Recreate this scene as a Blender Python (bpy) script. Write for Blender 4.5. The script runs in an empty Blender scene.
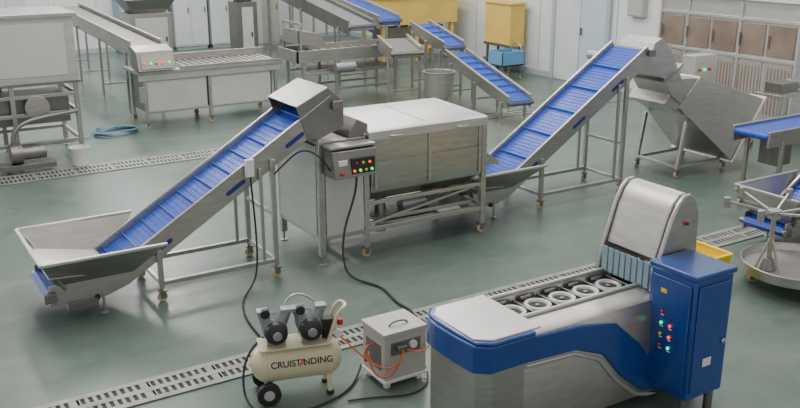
import bpy, bmesh, math, random
from mathutils import Vector, Matrix
random.seed(3)
# ---------------------------------------------------------------- materials
def new_mat(name, col, metal=0.0, rough=0.5, nscale=0, namt=0.0, bump=0.0, stretch=None, emit=None, coat=0.0):
    m=bpy.data.materials.new(name); m.use_nodes=True
    nt=m.node_tree; b=nt.nodes['Principled BSDF']
    b.inputs['Base Color'].default_value=(*col,1); b.inputs['Metallic'].default_value=metal
    b.inputs['Roughness'].default_value=rough
    if coat: b.inputs['Coat Weight'].default_value=coat
    if emit:
        b.inputs['Emission Color'].default_value=(*emit[0],1); b.inputs['Emission Strength'].default_value=emit[1]
    if nscale:
        tc=nt.nodes.new('ShaderNodeTexCoord'); mp=nt.nodes.new('ShaderNodeMapping')
        if stretch: mp.inputs['Scale'].default_value=stretch
        n=nt.nodes.new('ShaderNodeTexNoise'); n.inputs['Scale'].default_value=nscale; n.inputs['Detail'].default_value=4
        nt.links.new(tc.outputs['Object'],mp.inputs[0]); nt.links.new(mp.outputs[0],n.inputs['Vector'])
        r=nt.nodes.new('ShaderNodeValToRGB')
        r.color_ramp.elements[0].position=.3; r.color_ramp.elements[1].position=.7
        r.color_ramp.elements[0].color=(*[c*(1-namt) for c in col],1)
        r.color_ramp.elements[1].color=(*[min(1,c*(1+namt)) for c in col],1)
        nt.links.new(n.outputs['Fac'],r.inputs[0]); nt.links.new(r.outputs[0],b.inputs['Base Color'])
        if metal>.5:
            mr=nt.nodes.new('ShaderNodeMapRange'); mr.inputs[3].default_value=rough-.09; mr.inputs[4].default_value=rough+.09
            n2=nt.nodes.new('ShaderNodeTexNoise'); n2.inputs['Scale'].default_value=2.5; n2.inputs['Detail'].default_value=3
            nt.links.new(tc.outputs['Object'],n2.inputs['Vector']); nt.links.new(n2.outputs['Fac'],mr.inputs[0]); nt.links.new(mr.outputs[0],b.inputs['Roughness'])
        if bump:
            bp=nt.nodes.new('ShaderNodeBump'); bp.inputs['Strength'].default_value=bump; bp.inputs['Distance'].default_value=.01
            nt.links.new(n.outputs['Fac'],bp.inputs['Height']); nt.links.new(bp.outputs[0],b.inputs['Normal'])
    return m
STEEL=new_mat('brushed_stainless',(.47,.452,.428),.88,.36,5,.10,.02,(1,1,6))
STEELD=new_mat('stainless_dark',(.25,.24,.23),.85,.42,4,.10,.03,(1,5,1))  # darker stainless tone for guards, housings and fittings
STEELL=new_mat('light_sheet_steel',(.56,.55,.53),.68,.38,3,.06,.01,(1,1,4))
PANEL=new_mat('white_panel',(.54,.54,.52),.15,.42,2,.04)
BLUEB=new_mat('belt_blue',(.02,.09,.52),0,.42)
def brickify(m,c1,c2,mort,sc=9):
    nt=m.node_tree; b=nt.nodes['Principled BSDF']; tc=nt.nodes.new('ShaderNodeTexCoord'); br=nt.nodes.new('ShaderNodeTexBrick')
    br.inputs['Color1'].default_value=(*c1,1); br.inputs['Color2'].default_value=(*c2,1); br.inputs['Mortar'].default_value=(*mort,1)
    br.inputs['Scale'].default_value=sc; br.inputs['Mortar Size'].default_value=.02
    nt.links.new(tc.outputs['Object'],br.inputs['Vector']); nt.links.new(br.outputs['Color'],b.inputs['Base Color'])
    bp=nt.nodes.new('ShaderNodeBump'); bp.inputs['Strength'].default_value=.3; bp.inputs['Distance'].default_value=.005
    nt.links.new(br.outputs['Fac'],bp.inputs['Height']); bp.invert=True; nt.links.new(bp.outputs[0],b.inputs['Normal'])
brickify(BLUEB,(.013,.065,.44),(.018,.085,.50),(.006,.03,.22))
CLEAT=new_mat('cleat_blue',(.05,.16,.62),0,.4,20,.1)
BLUEP=new_mat('blue_paint',(.014,.06,.27),.1,.30,8,.08,.02,coat=.3)
DBLUE=new_mat('dark_blue',(.01,.03,.2),0,.5)
BLACK=new_mat('black_rubber',(.02,.02,.022),0,.5)
DARK=new_mat('dark_plate_and_shade',(.02,.024,.023),0,.7)  # near-black: real dark plates, plus painted shade in drain and trough
ALU=new_mat('cast_aluminium',(.36,.37,.39),.7,.4,30,.1,.1)
BEIGE=new_mat('cream_paint',(.64,.57,.38),.0,.3,4,.05,coat=.4)
LGREY=new_mat('light_grey_paint',(.44,.44,.41),.05,.45,4,.05)
RED=new_mat('red_plastic',(.6,.02,.02),0,.35)
REDL=new_mat('red_lamp',(.7,.03,.02),0,.3,emit=((1,.03,.02),2.0))
GREENL=new_mat('green_lamp',(.03,.5,.12),0,.3,emit=((.05,1,.25),1.6))
YEL=new_mat('yellow_button',(.8,.55,.03),0,.35)
WHITEP=new_mat('white_plastic',(.75,.75,.73),0,.35)
CREAMR=new_mat('steel_cutter_ring',(.70,.72,.72),.6,.3)
ORANGE=new_mat('orange_hose',(.62,.12,.035),0,.35)
YELP=new_mat('yellow_plastic',(.88,.66,.02),0,.4,5,.05)
YELM=new_mat('yellow_machine_paint',(.72,.50,.12),.0,.45,3,.08)
CAB=new_mat('pale_blue_cabinet',(.26,.40,.55),0,.5,2,.05)
WCAB=new_mat('white_cabinet',(.62,.66,.68),0,.5,2,.05)
GLASSY=new_mat('brown_tinted_panel',(.27,.21,.165),.3,.35,2,.25)
SLAT=new_mat('oven_slats',(.40,.36,.33),.4,.4,2,.1)
CASTER=new_mat('caster_cream',(.58,.45,.26),0,.5)
CURT=new_mat('clear_curtain',(.25,.36,.42),.0,.2)
INK=new_mat('black_ink',(.02,.02,.02),0,.5)
HOSEB=new_mat('pale_blue_hose',(.14,.26,.36),0,.4)

# ---------------------------------------------------------------- builder
class Obj:
    def __init__(s,name,loc=(0,0,0),rz=0,sc=1):
        s.e=bpy.data.objects.new(name,None); bpy.context.collection.objects.link(s.e)
        s.e.empty_display_size=.1; s.e.location=loc; s.e.rotation_euler=(0,0,rz); s.e.scale=(sc,sc,sc); s.p={}
    def bm(s,part,mat):
        k=(part,mat.name)
        if k not in s.p: s.p[k]=(bmesh.new(),mat)
        return s.p[k][0]
    def poly(s,part,mat,verts,faces):
        b=s.bm(part,mat); vs=[b.verts.new(v) for v in verts]
        for f in faces:
            try: b.faces.new([vs[i] for i in f])
            except ValueError: pass
    def box(s,part,mat,p,q):
        x0,y0,z0=p; x1,y1,z1=q
        v=[(x0,y0,z0),(x1,y0,z0),(x1,y1,z0),(x0,y1,z0),(x0,y0,z1),(x1,y0,z1),(x1,y1,z1),(x0,y1,z1)]
        s.poly(part,mat,v,[(0,3,2,1),(4,5,6,7),(0,1,5,4),(1,2,6,5),(2,3,7,6),(3,0,4,7)])
    def hexa(s,part,mat,v):
        s.poly(part,mat,v,[(0,3,2,1),(4,5,6,7),(0,1,5,4),(1,2,6,5),(2,3,7,6),(3,0,4,7)])
    def beam(s,part,mat,p,q,w=.04,h=None):
        h=h or w; p=Vector(p); q=Vector(q); d=(q-p).normalized()
        up=Vector((0,0,1)) if abs(d.z)<.95 else Vector((0,1,0))
        r=d.cross(up).normalized(); u=r.cross(d).normalized()
        r=r*w/2; u=u*h/2
        s.hexa(part,mat,[p-r-u,p+r-u,p+r+u,p-r+u,q-r-u,q+r-u,q+r+u,q-r+u])
    def prof(s,part,mat,pts,lo,hi,axis='y'):
        n=len(pts)
        if axis=='y': mk=lambda p,t:(p[0],t,p[1])
        elif axis=='x': mk=lambda p,t:(t,p[0],p[1])
        else: mk=lambda p,t:(p[0],p[1],t)
        v=[mk(p,lo) for p in pts]+[mk(p,hi) for p in pts]
        f=[tuple(range(n))[::-1],tuple(range(n,2*n))]+[(i,(i+1)%n,n+(i+1)%n,n+i) for i in range(n)]
        s.poly(part,mat,v,f)
    def cyl(s,part,mat,p,q,r,r2=None,n=20,caps=True):
        r2=r if r2 is None else r2
        p=Vector(p); q=Vector(q); d=(q-p).normalized()
        up=Vector((0,0,1)) if abs(d.z)<.95 else Vector((1,0,0))
        a=d.cross(up).normalized(); b=d.cross(a).normalized()
        v=[]
        for c,rr in ((p,r),(q,r2)):
            for i in range(n):
                t=2*math.pi*i/n; v.append(c+a*rr*math.cos(t)+b*rr*math.sin(t))
        f=[(i,(i+1)%n,n+(i+1)%n,n+i) for i in range(n)]
        if caps: f+= [tuple(range(n))[::-1],tuple(range(n,2*n))]
        s.poly(part,mat,v,f)
    def lathe(s,part,mat,o,d,prof,n=32):
        o=Vector(o); d=Vector(d).normalized(); up=Vector((0,0,1)) if abs(d.z)<.95 else Vector((1,0,0))
        a=d.cross(up).normalized(); b=d.cross(a).normalized(); v=[];f=[]
        for (t,r) in prof:
            for i in range(n):
                w=2*math.pi*i/n; v.append(o+d*t+a*r*math.cos(w)+b*r*math.sin(w))
        for j in range(len(prof)-1):
            for i in range(n):
                f.append((j*n+i,j*n+(i+1)%n,(j+1)*n+(i+1)%n,(j+1)*n+i))
        s.poly(part,mat,v,f)
    def tube(s,part,mat,pts,r=.01,n=8,cyclic=False):
        cu=bpy.data.curves.new(part,'CURVE'); cu.dimensions='3D'; cu.bevel_depth=r; cu.bevel_resolution=3
        sp=cu.splines.new('NURBS'); sp.points.add(len(pts)-1)
        for i,p in enumerate(pts): sp.points[i].co=(*p,1)
        sp.use_endpoint_u=not cyclic; sp.use_cyclic_u=cyclic; sp.order_u=4 if len(pts)>3 else len(pts); sp.resolution_u=8
        cu.materials.append(mat)
        o=bpy.data.objects.new(part,cu); bpy.context.collection.objects.link(o); o.parent=s.e
    def text(s,part,mat,txt,size,loc,rot,ext=.001):
        cu=bpy.data.curves.new(part,'FONT'); cu.body=txt; cu.size=size; cu.extrude=ext; cu.align_x='CENTER'; cu.align_y='CENTER'; cu.offset=.0008
        cu.materials.append(mat)
        o=bpy.data.objects.new(part,cu); bpy.context.collection.objects.link(o); o.parent=s.e
        o.location=loc; o.rotation_euler=rot; return o
    def caster(s,x,y,r=.045,h=.12):
        s.cyl('casters',CASTER,(x,y-.015,r),(x,y+.015,r),r)
        s.cyl('casters',STEELD,(x,y-.02,r),(x,y+.02,r),r*.4)
        for d in(-.024,.02): s.box('caster_forks',STEELD,(x-.02,y+d,r-.01),(x+.03,y+d+.004,h-.02))
        s.box('caster_forks',STEELD,(x-.035,y-.035,h-.024),(x+.045,y+.035,h-.012))
        s.cyl('caster_forks',STEEL,(x,y,h-.015),(x,y,h+.03),.012)
    def foot(s,x,y,h=.1):
        s.cyl('feet',STEEL,(x,y,0),(x,y,.012),.035); s.cyl('feet',STEEL,(x,y,.01),(x,y,h),.012)
    def done(s,bevel=.004,smooth=True):
        for (part,mn),(b,mat) in s.p.items():
            bmesh.ops.recalc_face_normals(b,faces=b.faces)
            me=bpy.data.meshes.new(part); b.to_mesh(me); b.free(); me.materials.append(mat)
            o=bpy.data.objects.new(part,me); bpy.context.collection.objects.link(o); o.parent=s.e
            if bevel:
                m=o.modifiers.new('bevel','BEVEL'); m.width=bevel; m.segments=2; m.limit_method='ANGLE'; m.angle_limit=math.radians(50)
            for p in me.polygons: p.use_smooth=True
            try:
                bpy.context.view_layer.objects.active=o
                o.select_set(True); bpy.ops.object.shade_smooth_by_angle(angle=math.radians(35)); o.select_set(False)
            except Exception:
                for p in me.polygons: p.use_smooth=False
        return s.e

# ---------------------------------------------------------------- room shell
def floor_mat():
    m=bpy.data.materials.new('green_epoxy_floor'); m.use_nodes=True; nt=m.node_tree; b=nt.nodes['Principled BSDF']
    tc=nt.nodes.new('ShaderNodeTexCoord')
    def noise(sc,det,dist=0,scale=(1,1,1)):
        mp=nt.nodes.new('ShaderNodeMapping'); mp.inputs['Scale'].default_value=scale
        n=nt.nodes.new('ShaderNodeTexNoise'); n.inputs['Scale'].default_value=sc; n.inputs['Detail'].default_value=det; n.inputs['Distortion'].default_value=dist
        nt.links.new(tc.outputs['Object'],mp.inputs[0]); nt.links.new(mp.outputs[0],n.inputs['Vector']); return n
    def ramp(src,p0,c0,p1,c1):
        r=nt.nodes.new('ShaderNodeValToRGB'); e=r.color_ramp.elements
        e[0].position=p0; e[0].color=(*c0,1); e[1].position=p1; e[1].color=(*c1,1); nt.links.new(src,r.inputs[0]); return r
    n1=noise(.45,6,.4); n2=noise(4,9,1.2); n3=noise(1.1,6,.8,(1,3,1)); n4=noise(1.3,9,.3)
    r1=ramp(n1.outputs['Fac'],.3,(.092,.138,.114),.75,(.145,.195,.166))
    r2=ramp(n2.outputs['Fac'],.38,(.76,.77,.76),.60,(1,1,1))
    mx=nt.nodes.new('ShaderNodeMixRGB'); mx.blend_type='MULTIPLY'; mx.inputs[0].default_value=.45
    nt.links.new(r1.outputs[0],mx.inputs[1]); nt.links.new(r2.outputs[0],mx.inputs[2])
    r3=ramp(n3.outputs['Fac'],.52,(0,0,0),.80,(.5,.5,.5))
    m2=nt.nodes.new('ShaderNodeMixRGB'); m2.inputs[2].default_value=(.22,.24,.215,1)
    nt.links.new(r3.outputs[0],m2.inputs[0]); nt.links.new(mx.outputs[0],m2.inputs[1])
    r4=ramp(n4.outputs['Fac'],.52,(0,0,0),.85,(.6,.6,.6))
    m3=nt.nodes.new('ShaderNodeMixRGB'); m3.inputs[2].default_value=(.06,.08,.068,1)
    nt.links.new(r4.outputs[0],m3.inputs[0]); nt.links.new(m2.outputs[0],m3.inputs[1])
    nt.links.new(m3.outputs[0],b.inputs['Base Color'])
    mr=nt.nodes.new('ShaderNodeMapRange'); mr.inputs[3].default_value=.24; mr.inputs[4].default_value=.42
    nt.links.new(n2.outputs['Fac'],mr.inputs[0]); nt.links.new(mr.outputs[0],b.inputs['Roughness'])
    return m
def slab(name,p,q,mat):
    me=bpy.data.meshes.new(name); b=bmesh.new(); x0,y0,z0=p;x1,y1,z1=q
    vs=[b.verts.new(v) for v in [(x0,y0,z0),(x1,y0,z0),(x1,y1,z0),(x0,y1,z0),(x0,y0,z1),(x1,y0,z1),(x1,y1,z1),(x0,y1,z1)]]
    for f in [(0,3,2,1),(4,5,6,7),(0,1,5,4),(1,2,6,5),(2,3,7,6),(3,0,4,7)]: b.faces.new([vs[i] for i in f])
    b.to_mesh(me); b.free(); me.materials.append(mat); o=bpy.data.objects.new(name,me); bpy.context.collection.objects.link(o); return o
WALL=new_mat('wall_panel',(.70,.73,.74),0,.5,.8,.03); TRIM=new_mat('trim_grey',(.40,.46,.48),0,.5); SEAM=new_mat('seam_grey',(.45,.5,.53),0,.5)
slab('floor',(-8,-3,-.1),(13.3,24.2,0),floor_mat())
slab('wall_back',(-8,24,0),(13.3,24.2,5),WALL)
slab('wall_right',(13.1,-3,0),(13.3,24,5),WALL)
slab('baseboard_right',(13.06,-3,0),(13.1,24,.12),TRIM)
slab('baseboard_back',(-8,23.96,0),(13.1,24,.12),TRIM)
tr=Obj('trim_1')
for i in range(24): tr.box('wall_seams',SEAM,(13.085,-2+i*1.15,.12),(13.1,-1.985+i*1.15,5))
for i in range(18): tr.box('wall_seams',SEAM,(-8+i*1.15,23.985,.12),(-7.985+i*1.15,24,5))
tr.done(0)
d=Obj('door_1')
d.box('frame',TRIM,(13.02,13.1,0),(13.1,13.2,2.3)); d.box('frame',TRIM,(13.02,14.7,0),(13.1,14.8,2.3)); d.box('frame',TRIM,(13.02,13.1,2.2),(13.1,14.8,2.3))
d.box('leaves',new_mat('door_blue_grey',(.50,.60,.66),0,.5),(13.05,13.2,0.01),(13.09,13.94,2.2)); d.box('leaves',WCAB,(13.05,13.96,0.01),(13.09,14.7,2.2))
d.box('handle',STEELD,(13.0,13.88,1.0),(13.05,13.91,1.15)); d.done()

# drain grates
G=new_mat('grate_grey',(.27,.28,.25),.2,.5,9,.2)
def grate(name,x0,x1,y0,w,rows):
    g=Obj(name,(0,0,0))
    g.box('pit_shade',DARK,(x0,y0,.0),(x1,y0+w,.003))  # flat dark strip on the floor, painted as the shade below the bars
    for k in range(rows+1):
        y=y0+(w/rows)*k; g.box('rails',G,(x0,y-.028,.003),(x1,y+.028,.012))
    n=int((x1-x0)/.055)
    for i in range(n):
        x=x0+i*.055; big=.07 if i%9==0 else .026
        g.hexa('bars',G,[(x,y0,.003),(x+big,y0,.003),(x+big,y0+w,.003),(x,y0+w,.003),(x,y0,.010),(x+big,y0,.010),(x+big,y0+w,.010),(x,y0+w,.010)])
    g.done(0)
grate('floor_drain_grate',-1,12.9,5.70,.28,2)
grate('floor_drain_grate',-4,12.9,12.05,.38,2)

# ---------------------------------------------------------------- inclined conveyor
def conveyor(name,a,b,w=.62,L=2.2,z0=.28,z1=1.62,legs=(.45,1.55),hopper=True,low=.48,head='guard',mat=STEEL,hw=.18,cs=.21):
    o=Obj(name,(a,b,0))
    ang=math.atan2(z1-z0,L); c,s=math.cos(ang),math.sin(ang)
    def P(t,n): return (t*c-n*s, z0+t*s+n*c)
    LL=L/c
    for y in (0,w-.015):
        o.prof('side_plates',mat,[(-low,z0-.13),(-.02,z0-.13),P(.12,-.15),P(LL,-.15),P(LL,.05),P(.1,.05),(0,z0+.05),(-low,z0+.05)],y,y+.015)
        o.prof('side_lips',mat,[P(.1,.05),P(LL,.05),P(LL,.062),P(.1,.062)],y-.015 if y==0 else y,y+.015 if y==0 else y+.03)
    o.prof('belt',BLUEB,[(-low,z0-.09),(-.05,z0-.09),P(.1,-.11),P(LL-.05,-.11),P(LL,-.06),P(LL,-.02),P(LL-.04,.0),P(.05,.0),(0,z0),(-low,z0),(-low-.04,z0-.045)],.02,w-.02)
    t=.15
    while t<LL-.03:
        o.prof('cleats',CLEAT,[P(t,0),P(t+.008,0),P(t+.008,.025),P(t,.025)],.03,w-.03); t+=cs
    t=.05
    while t<LL:
        o.prof('belt_joints',DBLUE,[P(t,0),P(t+.003,0),P(t+.003,.003),P(t,.003)],.03,w-.03); t+=.0525
    for t in (.42,1.25,1.95):
        if t<LL-.3:
            o.prof('side_slots',DBLUE,[P(t,-.08),P(t+.02,-.092),P(t+.20,-.092),P(t+.22,-.08),P(t+.22,-.062),P(t+.20,-.05),P(t+.02,-.05),P(t,-.062)],-.003,.001)
    for x,z in ((-low,z0-.045),(P(LL,-.05))):
        o.cyl('pulleys',STEELD,(x,-.03,z),(x,w+.03,z),.03)
        o.box('bearings',STEELD,(x-.05,-.045,z-.04),(x+.05,-.015,z+.04))
    o.cyl('tail_roller',BLACK,(-.1,-.02,z0-.12),(-.1,w+.02,z0-.12),.025)
    m=P(LL-.15,-.1)
    o.box('gearbox',STEELD,(m[0]-.07,w,m[1]-.07),(m[0]+.07,w+.12,m[1]+.07))
    o.cyl('motor',ALU,(m[0],w+.12,m[1]),(m[0],w+.34,m[1]),.06)
    if head=='guard':
        for y in (-.006,w-.004):
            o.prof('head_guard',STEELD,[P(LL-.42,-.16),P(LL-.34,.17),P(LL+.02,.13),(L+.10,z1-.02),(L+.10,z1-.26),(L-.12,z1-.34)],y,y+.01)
        o.prof('head_guard',STEEL,[P(LL-.34,.17),P(LL+.02,.13),P(LL+.02,.14),P(LL-.34,.18)],-.006,w+.006)
        o.prof('head_guard',STEEL,[P(LL+.02,.13),(L+.10,z1-.02),(L+.10,z1-.26),(L+.11,z1-.26),(L+.11,z1-.01),P(LL+.025,.14)],-.006,w+.006)
    for x in legs:
        zt=z0+x*math.tan(ang)-.15/c
        for y in (-.02,w+.02):
            o.beam('legs',STEEL,(x,y,.12),(x,y,zt+.1),.045)
            o.caster(x,y)
        o.beam('cross_members',STEEL,(x,0,.17),(x,w,.17),.035)
        if zt>.7: o.beam('cross_members',STEEL,(x,0,.62),(x,w,.62),.035)
    for y in (-.02,w+.02):
        o.beam('base_rails',STEEL,(legs[0],y,.17),(legs[-1],y,.17),.04)
    if len(legs)>1:
        x=legs[-1]-.12; zt=z0+x*math.tan(ang)-.15/c
        for y in (-.02,w+.02): o.beam('legs',STEEL,(x,y,.19),(x,y,zt+.1),.03)
    o.foot(-.05,0,.2); o.foot(-.05,w,.2)
    if hopper:
        x0,x1,y0,y1,zt=-.56,.46,-hw-.08,w+hw,z0+.33
        bx0,bx1,by0,by1,zb=-.40,.2,.03,w-.03,z0+.02
        T=[(x0,y0,zt),(x1,y0,zt),(x1,y1,zt),(x0,y1,zt)]; B=[(bx0,by0,zb),(bx1,by0,zb),(bx1,by1,zb),(bx0,by1,zb)]
        def plate(p,q,r,t_):
            nrm=(Vector(q)-Vector(p)).cross(Vector(r)-Vector(p)).normalized()*.006
            vs=[Vector(v) for v in (p,q,r,t_)]
            o.hexa('hopper_walls',STEEL,[v-nrm for v in vs]+[v+nrm for v in vs])
        plate(T[0],T[1],B[1],B[0]); plate(T[2],T[3],B[3],B[2]); plate(T[3],T[0],B[0],B[3])
        for p,q in ((T[0],T[1]),(T[2],T[3]),(T[3],T[0])): o.beam('hopper_rim',STEELL,p,q,.03,.025)
        o.hexa('hopper_tray',STEELL,[(x0+.06,y0+.10,zt-.16),(.06,y0+.26,zb+.05),(.06,y1-.17,zb+.05),(x0+.06,y1-.09,zt-.16),(x0+.06,y0+.10,zt-.15),(.06,y0+.26,zb+.06),(.06,y1-.17,zb+.06),(x0+.06,y1-.09,zt-.15)])
        for y in (0,w): o.beam('hopper_supports',STEEL,(-.35,y,z0+.0),(-.50,y-(.12 if y==0 else -.12),zt-.06),.025)
    return o
c1=conveyor('inclined_belt_conveyor',1.66,7.38)
c1.box('junction_box',WHITEP,(1.28,-.06,1.02),(1.36,-.02,1.18))
c1.tube('cable',BLACK,[(1.32,-.05,1.03),(1.33,-.08,.7),(1.34,-.1,.3),(1.3,-.12,.02),(1.05,-.35,.012),(.9,-.8,.012),(.88,-1.3,.012),(.85,-1.65,.012),(.8,-1.8,.2)],.009)
c1.box('tail_bracket',STEELD,(-.35,-.03,.08),(-.1,0,.16))
c1.done()
c2=conveyor('inclined_belt_conveyor',6.10,7.70,w=.60,L=2.25,z1=1.74,legs=(.62,1.9),head='open',hw=.22,cs=.42)
c2.done()

# ---------------------------------------------------------------- washer
w=Obj('drum_washing_machine')
for x,y in ((3.71,7.38),(4.2,7.38),(3.71,8.27),(4.2,8.27),(5.63,7.38),(5.63,8.27)):
    w.beam('legs',STEEL,(x,y,.1),(x,y,1.27),.06)
    (w.foot if x<4 else w.caster)(x,y)
for y in (7.38,8.27):
    w.beam('frame_rails',STEEL,(3.71,y,.28),(5.63,y,.28),.05); w.beam('frame_rails',STEEL,(3.71,y,1.22),(4.2,y,1.22),.05)
    w.beam('frame_rails',STEEL,(4.2,y,.55),(5.63,y,.55),.04)
for x in (3.71,4.2,5.63): w.beam('frame_rails',STEEL,(x,7.38,.28),(x,8.27,.28),.05); w.beam('frame_rails',STEEL,(x,7.38,1.22),(x,8.27,1.22),.05)
w.box('end_panel',STEELL,(3.675,7.42,.3),(3.69,8.24,1.2)); w.box('front_panel',PANEL,(3.75,7.35,.3),(4.16,7.362,1.2))
w.box('front_panel',STEELL,(3.75,8.28,.3),(4.16,8.292,1.2))
w.prof('drum_tank',STEEL,[(7.36,.66),(7.33,.76),(7.33,1.22),(7.36,1.255),(8.28,1.255),(8.3,1.2),(8.3,.72),(8.05,.5),(7.62,.5)],4.24,5.58,'x')
w.prof('lid',STEELL,[(7.30,1.20),(7.30,1.285),(7.33,1.30),(8.28,1.33),(8.32,1.29),(8.32,1.25),(7.32,1.25),(7.315,1.20)],4.2,5.62,'x')
for x in (4.5,5.3): w.tube('lid_handles',STEEL,[(x-.07,7.30,1.23),(x-.07,7.25,1.23),(x+.07,7.25,1.23),(x+.07,7.30,1.23)],.008)
w.prof('lid_seam',STEELD,[(7.4,1.303),(8.2,1.328),(8.2,1.331),(7.4,1.306)],4.9,4.91,'x')
w.box('drum_front_trim',STEELD,(4.24,7.322,.98),(5.58,7.33,.99))
for x in (4.27,4.9,5.53): w.box('drum_front_ribs',STEEL,(x,7.315,.70),(x+.03,7.33,1.2))
w.hexa('inlet_chute',STEEL,[(3.66,7.42,1.2),(4.22,7.42,1.2),(4.22,8.24,1.2),(3.66,8.24,1.2),(3.75,7.36,1.22),(4.22,7.36,1.26),(4.22,8.28,1.26),(3.75,8.28,1.22)])
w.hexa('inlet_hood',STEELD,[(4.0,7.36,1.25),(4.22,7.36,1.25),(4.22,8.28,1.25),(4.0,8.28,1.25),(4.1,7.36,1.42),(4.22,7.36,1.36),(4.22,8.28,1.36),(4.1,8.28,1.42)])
w.cyl('drain_pipe',STEEL,(4.55,7.7,.12),(4.55,7.7,.55),.06); w.cyl('drain_pipe',STEEL,(4.55,7.7,.2),(5.2,7.7,.2),.035)
w.box('catch_tray',STEEL,(4.35,7.45,.32),(5.55,8.2,.36)); w.cyl('drive_motor',ALU,(4.7,7.55,.42),(5.0,7.55,.42),.07)
w.box('drive_gearbox',STEELD,(5.0,7.48,.36),(5.15,7.62,.5)); w.beam('brace',STEEL,(4.25,7.42,.32),(5.55,7.42,.52),.03)
w.prof('outlet_chute',STEEL,[(5.58,.95),(5.62,.95),(5.95,.72),(5.95,.68),(5.58,.75)],7.5,8.15)
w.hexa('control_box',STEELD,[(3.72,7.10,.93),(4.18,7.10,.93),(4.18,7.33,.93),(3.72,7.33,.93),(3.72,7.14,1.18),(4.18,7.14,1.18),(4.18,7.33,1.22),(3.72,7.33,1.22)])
w.box('control_box_top',STEEL,(3.71,7.16,1.2),(4.19,7.33,1.225))
w.box('control_plate',DARK,(3.90,7.102,.96),(4.15,7.125,1.11))
for i,mt in enumerate((REDL,GREENL,YEL,GREENL)):
    w.cyl('buttons',mt,(3.925+i*.062,7.105,.995),(3.925+i*.062,7.085,.99),.013)
for i,mt in enumerate((RED,YEL,REDL)):
    w.cyl('buttons',mt,(3.95+i*.07,7.112,1.065),(3.95+i*.07,7.092,1.06),.013)
w.box('dial_plate',WHITEP,(3.77,7.11,1.05),(3.86,7.13,1.10)); w.cyl('buttons',RED,(3.80,7.11,.98),(3.80,7.08,.975),.016)
w.tube('cable',BLACK,[(4.0,7.2,.94),(3.98,7.15,.75),(3.80,7.12,.5),(3.72,7.0,.12),(3.75,6.85,.015),(3.95,6.6,.012),(3.8,6.2,.012),(3.9,5.9,.02),(3.6,5.7,.02),(3.35,5.4,.12)],.011)
w.tube('cable_2',BLACK,[(3.72,7.2,1.0),(3.62,7.15,1.15),(3.45,7.2,1.3),(3.35,7.28,1.15),(3.2,7.3,1.02)],.008)
w.done()

# ---------------------------------------------------------------- roller sorting machine (foreground)
g=Obj('roller_sorting_machine')
a0,a1=2.95,4.92
g.prof('body',STEEL,[(3.83,.08),(3.83,.70),(3.86,.77),(3.90,.79),(4.06,.80),(4.07,.74),(4.37,.74),(4.38,.80),(4.42,.80),(4.44,.78),(4.44,.08)],3.28,a1,'x')
nose=[(2.94,4.05),(2.94,4.22),(2.95,4.36),(3.02,4.44),(3.30,4.44),(3.30,3.83),(3.04,3.83),(2.96,3.90)]
g.prof('nose_lower',STEEL,nose,.08,.62,'z')
nb=[(2.915,4.05),(2.915,4.25),(2.93,4.38),(3.0,4.46),(3.36,4.46),(3.36,3.81),(3.02,3.81),(2.93,3.88)]
g.prof('nose_cap',BLUEP,nb,.62,.80,'z')
g.prof('nose_cap',BLUEP,[(x if x>3.2 else x+.015,y) for x,y in nb],.80,.82,'z')
g.prof('nose_top_plate',STEELL,[(2.955,3.92),(2.955,4.34),(3.03,4.43),(3.42,4.43),(3.42,3.84),(3.05,3.84)],.815,.83,'z')
g.prof('front_stripe',BLUEP,[(3.3,.62),(3.3,.79),(3.75,.765),(4.05,.70),(4.28,.50),(4.45,.28),(4.70,.18),(4.9,.16),(4.9,.05),(4.60,.06),(4.33,.13),(4.12,.30),(3.95,.50),(3.7,.60)],3.812,3.835)
g.prof('front_stripe_edge',STEELL,[(3.3,.575),(3.3,.605),(3.7,.585),(3.94,.485),(4.1,.29),(4.3,.12),(4.5,.06),(4.4,.06),(4.27,.10),(4.07,.27),(3.91,.46),(3.69,.56)],3.818,3.835)
g.box('deck',BLACK,(3.40,4.075,.742),(4.55,4.365,.755))
for i in range(5):
    x=3.50+i*.215
    g.lathe('rings',CREAMR,(x,4.22,.755),(0,0,1),[(0,.098),(.012,.098),(.018,.090),(.018,.070),(.010,.062),(.0,.060)])
    g.cyl('ring_centres',DARK,(x,4.22,.755),(x,4.22,.758),.06)
    g.cyl('ring_hubs',STEELD,(x,4.22,.757),(x,4.22,.768),.018)
    for yy in (4.095,4.345): g.box('ring_saddles',STEELD,(x-.05,yy-.010,.755),(x+.05,yy+.010,.785))
    g.box('ring_dividers',STEELD,(x+.102,4.08,.755),(x+.113,4.36,.775))
for y in (4.03,4.375): g.box('deck_rails',STEELL,(3.40,y,.795),(4.6,y+.03,.82))
hp=[(4.46,.79),(4.50,.98),(4.60,1.28),(4.655,1.385),(4.71,1.435),(4.77,1.44),(4.82,1.40),(4.86,1.30),(4.89,.79)]
g.prof('hood',STEEL,[(4.515,1.0)]+hp[2:],3.96,4.42)
for y in (3.90,4.42): g.prof('hood_cheeks',STEEL,[(p[0]-.015,p[1]+.01) for p in hp],y,y+.035)
g.box('curtain',CURT,(4.475,3.95,.80),(4.485,4.42,.98))
for i in range(8): g.box('curtain_strips',CURT,(4.465,3.96+i*.056,.80),(4.47,4.006+i*.056,.99))
g.cyl('stop_button',RED,(4.72,3.90,1.25),(4.72,3.888,1.25),.016); g.cyl('stop_button',BLACK,(4.72,3.888,1.25),(4.72,3.875,1.25),.010)
g.box('cabinet',BLUEP,(4.40,3.50,.17),(4.76,3.88,1.02)); g.box('cabinet_lid',BLUEP,(4.385,3.485,1.02),(4.775,3.89,1.06))
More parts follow.
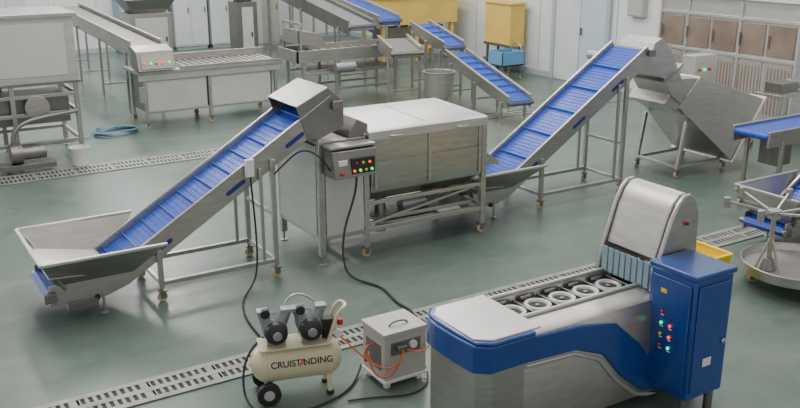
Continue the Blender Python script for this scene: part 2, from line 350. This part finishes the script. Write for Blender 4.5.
g.box('cabinet_door',BLUEP,(4.43,3.488,.22),(4.73,3.50,.98)); g.box('cabinet_side_panel',BLUEP,(4.388,3.53,.22),(4.40,3.85,.98))
for z,l in ((.74,(RED,)),(.66,(GREENL,REDL)),(.58,(YEL,REDL)),(.50,(RED,GREENL))):
    for k,mt in enumerate(l):
        y=3.74-k*.075; g.cyl('buttons',mt,(4.388,y,z),(4.37,y,z),.012); g.box('button_labels',WHITEP,(4.385,y-.014,z-.03),(4.388,y+.014,z-.022))
g.box('warning_label',YEL,(4.385,3.72,.87),(4.388,3.77,.90)); g.box('name_plate',WHITEP,(4.52,3.484,.40),(4.60,3.488,.46)); g.cyl('lock',STEEL,(4.70,3.49,.55),(4.70,3.47,.55),.02)
for x,y in ((4.45,3.55),(4.7,3.55),(3.1,3.95),(3.1,4.35),(4.8,3.95),(4.8,4.35)): g.cyl('feet',STEELD,(x,y,0),(x,y,.18 if y<3.7 else .1),.03)
g.done(.01)

# ---------------------------------------------------------------- air compressor
k=Obj('air_compressor',(2.42,5.27,0),math.radians(-16),1.1)
R=.125; zc=.235
k.lathe('tank',BEIGE,(-.30,0,zc),(1,0,0),[(0,.001),(.012,.05),(.03,.085),(.06,.112),(.09,R),(.51,R),(.54,.112),(.57,.085),(.588,.05),(.60,.001)],40)
k.lathe('tank_seams',BEIGE,(-.215,0,zc),(1,0,0),[(0,R),(.004,R+.003),(.012,R+.003),(.016,R)],40); k.lathe('tank_seams',BEIGE,(.20,0,zc),(1,0,0),[(0,R),(.004,R+.003),(.012,R+.003),(.016,R)],40)
for y in (-.13,.13):
    k.cyl('wheels',BLACK,(-.2,y-.02,.075),(-.2,y+.02,.075),.075,n=28); k.cyl('wheels',LGREY,(-.2,y-.024,.075),(-.2,y+.024,.075),.035)
k.beam('axle',BEIGE,(-.2,-.12,.09),(-.2,.12,.09),.02)
for y in (-.08,.08): k.beam('front_legs',BEIGE,(.2,y,.015),(.2,y*.8,.16),.03); k.cyl('rubber_feet',BLACK,(.2,y,0),(.2,y,.025),.025)
k.box('motor_plate',BEIGE,(-.24,-.10,.352),(.22,.10,.365))
for x in (-.13,.09):
    k.cyl('motor',ALU,(x,-.06,.46),(x,.12,.46),.07,n=28)
    for j in range(8): k.cyl('cooling_fins',ALU,(x,-.04+j*.02,.46),(x,-.034+j*.02,.46),.078,n=24)
    k.lathe('fan_cover',BLACK,(x,-.06,.46),(0,-1,0),[(-.01,.072),(.03,.07),(.05,.052),(.058,.03),(.06,.001)],24)
    k.lathe('fan_hub',ALU,(x,-.12,.46),(0,-1,0),[(0,.03),(.004,.03),(.006,.001)],20)
    for sx in (-1,1):
        k.cyl('cylinder_head',ALU,(x+sx*.045,-.0,.50),(x+sx*.075,0,.585),.036); k.box('cylinder_cap',ALU,(x+sx*.075-.035,-.035,.575),(x+sx*.075+.035,.035,.60))
    k.cyl('air_filter',BLACK,(x-.06,-.05,.585),(x-.06,-.01,.585),.03)
    k.box('motor_feet',ALU,(x-.06,-.05,.365),(x+.06,.1,.40))
k.tube('handle',BEIGE,[(.20,.06,.36),(.24,.06,.48),(.27,.06,.56),(.31,.06,.58),(.33,.0,.58),(.31,-.06,.58),(.27,-.06,.56),(.24,-.06,.48),(.20,-.06,.36)],.013)
k.cyl('pressure_switch',BLACK,(.20,0,.36),(.20,0,.44),.03); k.box('pressure_switch',BLACK,(.16,-.035,.42),(.25,.035,.50)); k.cyl('gauge',WHITEP,(.27,-.03,.40),(.27,-.05,.40),.028); k.cyl('red_knob',RED,(.29,0,.44),(.29,0,.48),.02)
k.tube('copper_pipe',STEEL,[(-.05,.05,.6),(-.02,.08,.66),(.12,.08,.66),(.2,.06,.5),(.18,.03,.36)],.008)
k.text('tank_lettering_left',INK,'CRUIST',.058,(-.085,-R*.985,zc+.030),(math.radians(76),0,0))
k.text('tank_lettering_mark',RED,'A',.064,(.022,-R*.985,zc+.030),(math.radians(76),0,0))
k.text('tank_lettering_right',INK,'NDING',.058,(.12,-R*.985,zc+.030),(math.radians(76),0,0))
k.tube('power_cable',BLACK,[(-.1,.1,.4),(-.3,.1,.35),(-.38,.0,.05),(-.3,-.25,.012),(-.1,-.3,.012),(.1,-.25,.012),(.35,-.1,.012),(.43,.1,.02),(.46,.14,.06)],.008)
k.done(.003)

# ---------------------------------------------------------------- grey box with orange hose
q=Obj('pneumatic_control_box',(2.95,4.94,0))
q.box('case',LGREY,(0,0,.07),(.35,.31,.41)); q.box('lid',LGREY,(-.01,-.01,.41),(.36,.32,.44)); q.box('front_recess',STEELD,(.05,-.004,.26),(.30,0,.36)); q.box('side_recess',STEELD,(-.004,.05,.14),(0,.26,.34))
for x in (.02,.29):
    for y in (.02,.25): q.box('legs',WHITEP,(x,y,.0),(x+.04,y+.04,.07))
q.box('base_skid',WHITEP,(-.01,-.01,.05),(.36,.32,.075))
q.tube('lid_handle',STEELD,[(.1,.1,.44),(.1,.1,.48),(.25,.1,.48),(.25,.1,.44)],.008)
q.box('valve',STEELD,(.09,-.05,.29),(.16,0,.34)); q.cyl('gauge',WHITEP,(.23,-.03,.32),(.23,0,.32),.03)
q.tube('air_hose',ORANGE,[(-.01,.15,.30),(-.05,.14,.33),(-.09,.12,.30),(-.10,.12,.22),(-.06,.15,.18),(-.03,.17,.22),(-.05,.14,.28),(-.08,.08,.24),(-.08,.02,.14),(-.02,-.05,.12),(.06,-.06,.16),(.12,-.05,.29)],.007)
q.tube('air_hose_2',ORANGE,[(.12,-.05,.31),(.1,-.09,.26),(.02,-.08,.2),(-.06,0,.2),(-.14,.12,.28),(-.25,.2,.42)],.006)
q.tube('air_hose_3',ORANGE,[(.16,-.05,.31),(.22,-.09,.28),(.30,-.07,.27),(.37,-.03,.30),(.46,0,.32)],.006)
q.tube('power_cable',BLACK,[(.36,.2,.2),(.42,.2,.1),(.40,.0,.015),(.25,-.14,.012),(.05,-.16,.012),(-.1,-.05,.012),(-.3,.0,.012)],.007)
q.done()

# ---------------------------------------------------------------- dewatering machine
r=Obj('centrifugal_dewatering_machine')
r.prof('feed_chute',STEEL,[(8.40,1.60),(8.46,1.80),(8.58,1.86),(8.72,1.76),(8.98,1.36),(9.12,1.10),(9.02,1.0),(8.84,1.12),(8.66,1.36),(8.52,1.46)],7.72,8.28)
r.prof('feed_chute_flange',STEELD,[(8.66,1.32),(8.98,1.52),(8.99,1.50),(8.67,1.30)],7.70,8.30)
r.hexa('discharge_duct',STEEL,[(9.0,7.72,.95),(9.9,7.55,.18),(9.9,8.55,.18),(9.0,8.4,.95),(9.35,7.72,1.32),(10.45,7.55,.95),(10.45,8.55,.95),(9.35,8.4,1.32)])
r.hexa('duct_lip',STEELL,[(9.9,7.52,.15),(9.93,7.52,.15),(9.93,8.58,.15),(9.9,8.58,.15),(10.46,7.52,.98),(10.49,7.52,.98),(10.49,8.58,.98),(10.46,8.58,.98)])
r.hexa('inlet_box',STEEL,[(8.75,7.74,1.02),(9.2,7.74,.8),(9.2,8.36,.8),(8.75,8.36,1.02),(8.95,7.74,1.32),(9.4,7.74,1.3),(9.4,8.36,1.3),(8.95,8.36,1.32)])
for x in (9.1,10.0):
    for y in (7.75,8.45):
        r.beam('legs',STEEL,(x,y,.12),(x+(.1 if x<9.5 else -.1),y,.75 if x<9.5 else .4),.045); r.caster(x,y)
for y in (7.75,8.45): r.beam('rails',STEEL,(9.1,y,.15),(10.0,y,.15),.04)
for x in (9.1,10.0): r.beam('rails',STEEL,(x,7.75,.15),(x,8.45,.15),.04)
r.box('control_box',STEELL,(10.3,8.62,.75),(10.75,8.85,1.4)); r.beam('control_post',STEEL,(10.5,8.7,.1),(10.5,8.7,.75),.05); r.foot(10.5,8.7)
for i,mt in enumerate((RED,GREENL,RED)): r.cyl('buttons',mt,(10.4+i*.1,8.62,1.2),(10.4+i*.1,8.59,1.2),.022)
r.done()
fr=Obj('tubular_equipment_frame')
for x in (11.3,12.0):
    for y in (7.9,8.3): fr.beam('legs',STEEL,(x,y,.1),(x,y,.85),.04); fr.caster(x,y)
for z in (.3,.83):
    for y in (7.9,8.3): fr.beam('rails',STEEL,(11.3,y,z),(12.0,y,z),.04)
    for x in (11.3,12.0): fr.beam('rails',STEEL,(x,7.9,z),(x,8.3,z),.04)
fr.box('drive_unit',STEELD,(11.4,7.95,.86),(11.75,8.25,1.0)); fr.cyl('motor',ALU,(11.7,8.1,.95),(11.95,8.1,.95),.08); fr.done()

# big oven cabinet by right wall
h=Obj('drying_oven_cabinet')
h.box('body',STEELL,(12.25,8.35,.15),(13.0,11.1,2.05)); h.box('plinth',STEELD,(12.3,8.4,0),(12.95,11.05,.15))
for i in range(5):
    y=8.42+i*.535
    h.box('window_panels',GLASSY,(12.232,y,1.22),(12.25,y+.48,1.70))
    h.box('lower_doors',SLAT,(12.235,y,.25),(12.25,y+.48,1.12))
    for j in range(7): h.box('vent_slats',GLASSY,(12.228,y+.03+j*.062,.32),(12.236,y+.05+j*.062,1.05))
    h.cyl('handles',STEELD,(12.21,y+.44,1.35),(12.21,y+.44,1.55),.012)
for z in (1.17,1.76): h.box('trim_bands',STEELL,(12.22,8.35,z-.025),(12.25,11.1,z+.025))
for y in (8.36,9.42,10.48,11.07): h.box('mullions',STEELL,(12.218,y-.02,.2),(12.25,y+.02,2.0))
h.box('top_cap',WCAB,(12.18,8.3,2.05),(13.04,11.15,2.12)); h.box('top_fans',STEELD,(12.4,8.7,2.12),(12.85,9.3,2.3)); h.box('top_ducts',BLUEP,(12.4,9.7,2.12),(12.8,10.1,2.35)); h.box('top_ducts_box',YELM,(12.4,10.3,2.12),(12.8,10.7,2.3)); h.done()

# ---------------------------------------------------------------- round table with radial arms
t=Obj('rotary_collecting_table',(7.20,4.62,0))
t.lathe('tray',STEEL,(0,0,.15),(0,0,1),[(.02,.001),(.02,.48),(.07,.50),(.09,.50),(.09,.515),(.0,.515),(-.01,.48),(-.01,.001)],48)
for i in range(4):
    w_=math.pi/4+i*math.pi/2; t.caster(.4*math.cos(w_),.4*math.sin(w_),.04,.12)
PX,PY=-.26,.14
t.cyl('hub',STEELD,(PX,PY,.17),(PX,PY,.28),.08,.04); t.cyl('pole',STEEL,(PX,PY,.2),(PX,PY,.72),.022); t.cyl('hub_cap',STEEL,(PX,PY,.66),(PX,PY,.74),.06)
for i in range(6):
    w_=i*math.pi/3+.35; cx,sy=math.cos(w_),math.sin(w_)
    t.beam('arms',STEEL,(PX,PY,.70),(.42*cx+PX,.42*sy+PY,.80),.024); t.cyl('arm_ends',STEEL,(.42*cx+PX,.42*sy+PY,.74),(.42*cx+PX,.42*sy+PY,.84),.03)
for w_ in (.5,2.6,4.7): t.beam('braces',STEEL,(.12*math.cos(w_)+PX,.12*math.sin(w_)+PY,.17),(PX,PY,.5),.018)
t.done()
y=Obj('yellow_crate',(6.20,5.00,0))
y.box('bottom',YELP,(0,0,.0),(.44,.42,.02))
def wallq(p0,p1,q0,q1,nm='sides'):
    v=[Vector(p0),Vector(p1),Vector(q1),Vector(q0)]; n_=(v[1]-v[0]).cross(v[3]-v[0]).normalized()*.006
    y.hexa(nm,YELP,[k_-n_ for k_ in v]+[k_+n_ for k_ in v])
bt=[(0,0,.01),(.44,0,.01),(.44,.42,.01),(0,.42,.01)]; tp=[(-.04,-.04,.30),(.48,-.04,.30),(.48,.46,.30),(-.04,.46,.30)]
for i in range(4): wallq(bt[i],bt[(i+1)%4],tp[i],tp[(i+1)%4]); y.beam('rim',YELP,tp[i],tp[(i+1)%4],.035,.02)
y.done()
c3=conveyor('inclined_belt_conveyor',8.20,5.15,w=.5,L=2.0,z0=.30,z1=1.5,legs=(.5,1.5),head='guard',hw=.08)
c3.box('hopper_liner',BLUEB,(-.42,.03,.40),(.1,.47,.41))
c3.done()
f4=Obj('flat_belt_conveyor',(8.58,6.05,0))
f4.box('belt',BLUEB,(0,.03,.92),(2.2,.47,.97))
for yy in (0,.47): f4.box('side_rails',STEEL,(-.02,yy,.82),(2.2,yy+.03,1.0))
f4.cyl('belt_nose',BLUEB,(0,.03,.935),(0,.47,.935),.035)
for xx in (.25,1.9):
    for yy in (.02,.48): f4.beam('legs',STEEL,(xx,yy,.1),(xx,yy,.88),.045); f4.caster(xx,yy)
f4.box('motor',STEELD,(.3,.1,.55),(.55,.35,.82)); f4.done()

# ---------------------------------------------------------------- background machinery
L=Obj('vegetable_washing_tank')
L.box('upper_casing',STEELL,(.6,12.86,1.13),(2.78,14.0,2.0)); L.box('casing_lid',STEEL,(.55,12.8,2.0),(2.83,14.05,2.05)); L.box('casing_trim',STEELD,(.58,12.84,1.1),(2.8,14.02,1.14))
L.box('access_panel',PANEL,(1.75,12.85,1.22),(2.65,12.86,1.92)); L.box('casing_seam',STEELD,(1.68,12.852,1.14),(1.69,12.86,2.0))
for x in (.7,1.9,2.74):
    for yy in (12.9,13.95): L.beam('legs',STEEL,(x,yy,.08),(x,yy,1.12),.06); L.foot(x,yy)
for z in (.3,.7,.95):
    for yy in (12.9,13.95): L.beam('rails',STEEL,(.7,yy,z),(2.74,yy,z),.05)
    L.beam('rails',STEEL,(2.74,12.9,z),(2.74,13.95,z),.05)
L.box('lower_trough',STEELD,(.8,13.0,.55),(2.65,13.85,.9))
L.cyl('pump_body',STEELD,(1.75,12.62,.25),(1.9,12.62,.25),.13); L.cyl('pump_motor',STEELD,(1.9,12.62,.25),(2.2,12.62,.25),.09)
L.tube('pump_pipe',STEELD,[(1.8,12.62,.35),(1.8,12.62,.58),(2.0,12.66,.70),(2.5,12.7,.72),(2.7,12.8,.72)],.03); L.box('pump_base',STEELD,(1.6,12.5,.05),(2.3,12.76,.12)); L.foot(1.7,12.6,.06)
L.box('side_tank',STEEL,(.4,12.4,.12),(1.35,12.75,.62)); L.box('side_tank_rim',STEELL,(.38,12.38,.60),(1.37,12.77,.63)); L.foot(.6,12.5,.12); L.foot(1.2,12.5,.12)
L.cyl('disc_cover',STEEL,(2.2,12.88,.80),(2.2,12.84,.80),.16,n=28); L.done()
bk=Obj('white_bucket',(2.62,12.55,0)); bk.lathe('pail',WHITEP,(0,0,.013),(0,0,1),[(0,.001),(0,.10),(.24,.13),(.25,.137),(.25,.125),(.23,.122),(.01,.095),(.01,.001)]); bk.tube('bail',STEELD,[(-.13,0,.24),(-.12,-.06,.2),(0,-.15,.16),(.12,-.06,.2),(.13,0,.24)],.004); bk.done(0)
hs=Obj('coiled_water_hose',(3.55,14.3,0))
pp=[]
for i in range(64):
    tt=i*.42; rr=.26+.05*math.sin(i*1.3); pp.append((rr*1.3*math.cos(tt)+.02*math.sin(i*2.1),rr*math.sin(tt),.015+.0015*i*.6))
hs.tube('coil',HOSEB,pp+[(-.5,-.3,.02),(-1.0,-.35,.015),(-1.3,-.1,.015)],.011); hs.done()
hs=Obj('coiled_water_hose',(12.0,12.9,0)); hs.tube('coil',HOSEB,[(p_[0]*.8,p_[1]*.8,p_[2]) for p_ in pp],.012); hs.done()

T=Obj('sorting_work_table')
T.box('top',STEEL,(4.0,14.3,.88),(6.5,15.15,.93)); T.box('apron',STEELL,(4.02,14.32,.78),(6.48,14.35,.88))
T.box('cabinet_doors',PANEL,(4.15,14.36,.28),(5.15,14.38,.78)); T.box('cabinet_doors',PANEL,(5.2,14.36,.28),(6.3,14.38,.78)); T.box('cabinet_shell',STEELD,(4.12,14.4,.25),(6.35,15.1,.80))
for x in (4.12,5.2,6.4):
    for yy in (14.36,15.1): T.beam('legs',STEEL,(x,yy,.1),(x,yy,.88),.05); T.caster(x,yy)
T.beam('rails',STEEL,(4.12,14.36,.26),(6.4,14.36,.26),.04)
T.box('back_rail',STEEL,(4.6,15.1,.93),(6.5,15.15,1.08)); T.box('front_rail',STEEL,(4.7,14.3,.93),(6.5,14.33,.98))
T.hexa('control_box',STEELD,[(4.0,14.2,.95),(4.6,14.2,.95),(4.6,14.6,.95),(4.0,14.6,.95),(4.0,14.3,1.25),(4.6,14.3,1.25),(4.6,14.6,1.32),(4.0,14.6,1.32)])
T.hexa('control_face',STEELD,[(4.05,14.19,.98),(4.55,14.19,.98),(4.55,14.21,.98),(4.05,14.21,.98),(4.05,14.27,1.2),(4.55,14.27,1.2),(4.55,14.30,1.2),(4.05,14.30,1.2)])
for i in range(5): T.cyl('buttons',(REDL,GREENL,YEL,REDL,GREENL)[i],(4.1+i*.1,14.22,1.08),(4.1+i*.1,14.19,1.07),.02)
T.box('side_discs',STEEL,(4.0,14.22,.45),(4.1,14.3,.7))
T.box('rollers_tray',STEELD,(4.75,14.4,.93),(6.4,15.05,.95))
for i in range(14): T.cyl('rollers',STEEL,(4.8+i*.12,14.4,.955),(4.8+i*.12,15.05,.955),.022,n=10)
T.done()
def flatconv(name,p,q,w=.5,depth=.16,belt=BLUEB,side=STEEL,legs=(.1,.5,.9),cle=True):
    p=Vector(p); q=Vector(q); o=Obj(name,(p.x,p.y,0),math.atan2(q.y-p.y,q.x-p.x)); Lh=math.hypot(q.x-p.x,q.y-p.y); dz=q.z-p.z; z=p.z
    sl=dz/Lh
    for yy in (-w/2-.015,w/2):
        o.prof('side_plates',side,[(0,z-depth),(Lh,z+dz-depth),(Lh,z+dz+.07),(0,z+.07)],yy,yy+.015)
        o.prof('side_flanges',side,[(0,z+.07),(Lh,z+dz+.07),(Lh,z+dz+.08),(0,z+.08)],yy-.02,yy+.03)
    o.prof('belt',belt,[(-.03,z-depth*.6),(Lh+.03,z+dz-depth*.6),(Lh+.03,z+dz),(-.03,z)],-w/2+.01,w/2-.01)
    o.cyl('end_rollers',STEELD,(0,-w/2-.04,z-.04),(0,w/2+.04,z-.04),.04); o.cyl('end_rollers',STEELD,(Lh,-w/2-.04,z+dz-.04),(Lh,w/2+.04,z+dz-.04),.04)
    if cle:
        n=int(Lh/.25)
        for i in range(1,n): x=i*.25; o.box('cleats',CLEAT,(x,-w/2+.02,z+sl*x),(x+.01,w/2-.02,z+sl*x+.03))
    for f in legs:
        x=f*Lh; zt=z+sl*x-depth*.7
        if zt>.25:
            for yy in (-w/2-.03,w/2+.03): o.beam('legs',STEEL,(x,yy,.1),(x,yy,zt),.04); o.foot(x,yy)
            o.beam('cross_members',STEEL,(x,-w/2,.3),(x,w/2,.3),.03)
    return o
GB=new_mat('grey_belt',(.17,.18,.19),.1,.5,8,.1)
flatconv('elevated_trough_conveyor',(4.45,21.0,1.45),(4.45,15.25,1.24),.5,.2,STEELD,STEEL,(.05,.35,.65,.95),False).done()
flatconv('steel_incline_conveyor',(8.55,19.2,1.98),(8.75,15.45,1.32),.55,.2,GB,STEELD,(.1,.5,.9),False).done()
s2=flatconv('steel_incline_conveyor',(8.75,14.3,1.16),(8.62,13.6,1.02),.55,.2,STEELD,STEEL,(.8,),False); s2.done()
flatconv('small_blue_conveyor',(9.6,14.7,1.35),(9.62,13.55,1.06),.42,.14).done()
flatconv('small_blue_conveyor',(9.55,13.4,.95),(9.4,11.35,.42),.42,.14).done()
flatconv('steel_incline_conveyor',(9.5,21.5,2.2),(9.85,16.2,1.3),.5,.2,BLUEB,STEEL,(.1,.5,.9),False).done()

V=Obj('vibrating_screen_table')
V.box('deck',STEELD,(6.9,14.5,.86),(9.1,15.3,.92))
for yy in (14.48,15.28): V.box('deck_sides',STEEL,(6.88,yy,.82),(9.12,yy+.03,1.04))
V.box('deck_end',STEEL,(6.88,14.48,.82),(6.92,15.3,1.04))
for x in (7.05,7.7,8.95):
    for yy in (14.55,15.25): V.beam('legs',STEEL,(x,yy,.1),(x,yy,.82),.055); V.foot(x,yy)
for z in (.3,.6): V.beam('rails',STEEL,(7.05,14.55,z),(8.95,14.55,z),.045); V.beam('rails',STEEL,(7.05,15.25,z),(8.95,15.25,z),.045)
V.cyl('vibration_motor',ALU,(7.6,14.42,.7),(8.0,14.42,.7),.09); V.box('drip_tray',STEEL,(7.2,14.6,.62),(8.9,15.2,.66))
for i in range(9): V.box('screen_bars',STEEL,(7.05+i*.22,14.52,.92),(7.09+i*.22,15.28,.96))
V.beam('upper_frame',STEEL,(7.0,14.55,1.04),(7.0,14.55,1.5),.04); V.beam('upper_frame',STEEL,(7.0,15.25,1.04),(7.0,15.25,1.5),.04); V.beam('upper_frame',STEEL,(7.0,14.55,1.5),(7.0,15.25,1.5),.04)
V.hexa('feed_chute',STEEL,[(6.95,14.6,1.15),(7.6,14.6,1.02),(7.6,15.2,1.02),(6.95,15.2,1.15),(6.95,14.6,1.4),(7.4,14.6,1.3),(7.4,15.2,1.3),(6.95,15.2,1.4)]); V.done()
dr=Obj('round_collecting_bin',(8.74,12.75,0)); dr.lathe('drum',STEEL,(0,0,.35),(0,0,1),[(0,.001),(0,.24),(.4,.27),(.42,.29),(.42,.25),(.02,.22),(.02,.001)],32)
for i in range(4): w_=i*math.pi/2+.4; dr.beam('legs',STEEL,(.24*math.cos(w_),.24*math.sin(w_),.06),(.21*math.cos(w_),.21*math.sin(w_),.37),.035); dr.foot(.24*math.cos(w_),.24*math.sin(w_),.08)
dr.done()
def tower(name,x,y_,wx,wy,hh,mat=STEEL):
    o=Obj(name,(x,y_,0)); o.box('casing',mat,(0,0,.5),(wx,wy,hh)); o.hexa('hopper_top',STEELD,[(.1,.1,hh),(wx-.1,.1,hh),(wx-.1,wy-.1,hh),(.1,wy-.1,hh),(-.1,-.1,hh+.3),(wx+.1,-.1,hh+.3),(wx+.1,wy+.1,hh+.3),(-.1,wy+.1,hh+.3)])
    o.box('inspection_door',PANEL,(.1,-.015,.65),(wx-.1,0,hh-.1)); o.box('latch',BLACK,(wx-.16,-.03,hh*.55),(wx-.13,-.015,hh*.55+.1))
    for xx in (.04,wx-.04):
        for yy in (.04,wy-.04): o.beam('legs',STEEL,(xx,yy,.08),(xx,yy,.5),.06); o.foot(xx,yy)
    o.beam('rail',STEEL,(.04,.04,.25),(wx-.04,.04,.25),.04); o.done()
tower('upright_peeling_machine',5.4,19.5,.9,.8,1.35)
tower('upright_peeling_machine',7.3,18.2,.45,.5,1.6,STEELD)

def cabinet(name,x0,x1,y0,y1,hh,mat,n=2):
    o=Obj(name); o.box('body',mat,(x0,y0,.08),(x1,y1,hh)); o.box('plinth',TRIM,(x0+.03,y0+.03,0),(x1-.03,y1-.02,.08))
    dw=(x1-x0)/n
    for i in range(n):
        o.box('doors',mat,(x0+i*dw+.02,y0-.02,.12),(x0+(i+1)*dw-.02,y0,hh-.05)); o.box('handles',STEELD,(x0+(i+1)*dw-.09,y0-.04,hh*.5),(x0+(i+1)*dw-.06,y0-.02,hh*.5+.15))
    o.box('top_cap',TRIM,(x0-.02,y0-.03,hh),(x1+.02,y1,hh+.03)); o.done()
cabinet('storage_cabinet',6.2,7.45,23.3,23.9,1.9,CAB)
cabinet('storage_cabinet',7.6,8.5,23.3,23.9,1.9,WCAB); cabinet('storage_cabinet',8.6,9.6,23.3,23.9,1.9,WCAB)
cabinet('storage_cabinet',2.6,4.0,23.2,23.9,1.6,WCAB,3)
cabinet('tool_cabinet',9.75,10.25,22.6,23.2,2.0,LGREY,1)
Y=Obj('yellow_processing_machine')
Y.box('body',YELM,(10.6,17.8,.95),(12.7,18.9,1.55)); Y.box('top_rim',YELM,(10.55,17.75,1.55),(12.75,18.95,1.62)); Y.box('trough_shade',DARK,(10.7,17.9,1.6),(12.6,18.8,1.63))  # near-black sheet on the solid body stands in for a shaded hollow
for x in (10.7,11.6,12.6):
    for yy in (17.9,18.8): Y.beam('legs',YELM,(x,yy,.1),(x,yy,.95),.09); Y.foot(x,yy,.12)
Y.box('lower_tank',STEELD,(10.9,17.95,.45),(12.4,18.75,.9)); Y.beam('rails',YELM,(10.7,17.9,.4),(12.6,17.9,.4),.07); Y.done()
Y2=Obj('yellow_equipment_rack')
Y2.box('panel',YELM,(12.55,15.6,.6),(12.95,16.5,1.5)); Y2.box('panel_frame',STEELD,(12.53,15.58,.58),(12.56,16.52,.64)); Y2.box('panel_top',YELM,(12.52,15.57,1.5),(12.98,16.53,1.54))
for x in (12.6,12.9):
    for yy in (15.65,16.45): Y2.beam('legs',STEELD,(x,yy,.0),(x,yy,.6),.05)
Y2.box('shelf',STEELD,(12.52,15.6,.25),(12.97,16.5,.3)); Y2.done()
B2=Obj('blue_crate_trolley',(11.85,14.95,0))
BM=new_mat('blue_crate',(.12,.32,.55),0,.5)
for p_,q_ in (((0,0,.3),(.6,.5,.33)),((0,0,.3),(.6,.02,.6)),((0,.48,.3),(.6,.5,.6)),((0,0,.3),(.02,.5,.6)),((.58,0,.3),(.6,.5,.6))): B2.box('crate',BM,p_,q_)
for x in (.04,.56):
    for yy in (.04,.46): B2.beam('posts',STEELD,(x,yy,.1),(x,yy,.32),.03); B2.caster(x,yy,.04,.1)
B2.tube('push_handle',STEEL,[(.58,.02,.3),(.58,.02,.9),(.58,.48,.9),(.58,.48,.3)],.012); B2.done()
E=Obj('electrical_box'); E.box('case',LGREY,(12.98,12.2,1.5),(13.1,12.6,2.0)); E.box('door',LGREY,(12.97,12.22,1.52),(12.98,12.58,1.98)); E.cyl('conduit',LGREY,(13.06,12.4,2.0),(13.06,12.4,5),.025); E.cyl('lamp',REDL,(12.97,12.4,1.85),(12.955,12.4,1.85),.025); E.done()

# ---------------------------------------------------------------- camera, light
cam=bpy.data.cameras.new('camera'); co=bpy.data.objects.new('camera',cam); bpy.context.collection.objects.link(co)
cam.sensor_width=36; cam.lens=40.5; co.location=(0,0,3.2); co.rotation_euler=(math.radians(90-17.34),0,-math.atan2(.529,.849)); cam.clip_end=200
bpy.context.scene.camera=co
wd=bpy.data.worlds.new('world'); bpy.context.scene.world=wd; wd.use_nodes=True
nt=wd.node_tree; bg=nt.nodes['Background']; bg.inputs[1].default_value=.92
tc=nt.nodes.new('ShaderNodeTexCoord'); sp=nt.nodes.new('ShaderNodeSeparateXYZ'); rp=nt.nodes.new('ShaderNodeValToRGB')
nt.links.new(tc.outputs['Generated'],sp.inputs[0]); nt.links.new(sp.outputs['Z'],rp.inputs[0]); nt.links.new(rp.outputs[0],bg.inputs[0])
e=rp.color_ramp.elements; e[0].position=.0; e[0].color=(.75,.75,.73,1); e[1].position=1; e[1].color=(.48,.475,.46,1)
e2=rp.color_ramp.elements.new(.3); e2.color=(1.0,.99,.97,1); e3=rp.color_ramp.elements.new(.6); e3.color=(.56,.555,.54,1)
def area(name,loc,rot,sx,sy,e,col=(1,1,1)):
    l=bpy.data.lights.new(name,'AREA'); l.shape='RECTANGLE'; l.size=sx; l.size_y=sy; l.energy=e; l.color=col
    o=bpy.data.objects.new(name,l); bpy.context.collection.objects.link(o); o.location=loc; o.rotation_euler=rot
for i,(x,y_) in enumerate(((2,8),(6,8),(10,8),(3,15),(9,15),(6,21))):
    area('ceiling_light_%d'%i,(x,y_,6.0),(0,0,0),.8,5,(200,200,200,270,300,420)[i],(1,.97,.92))
area('window_light',(-4,20,4.5),(math.radians(-65),0,math.radians(-35)),8,3,900,(.97,.98,1))
s=bpy.data.lights.new('sun','SUN'); s.energy=.8; s.angle=math.radians(25); so=bpy.data.objects.new('sun',s); bpy.context.collection.objects.link(so); so.rotation_euler=(math.radians(-30),math.radians(12),0)
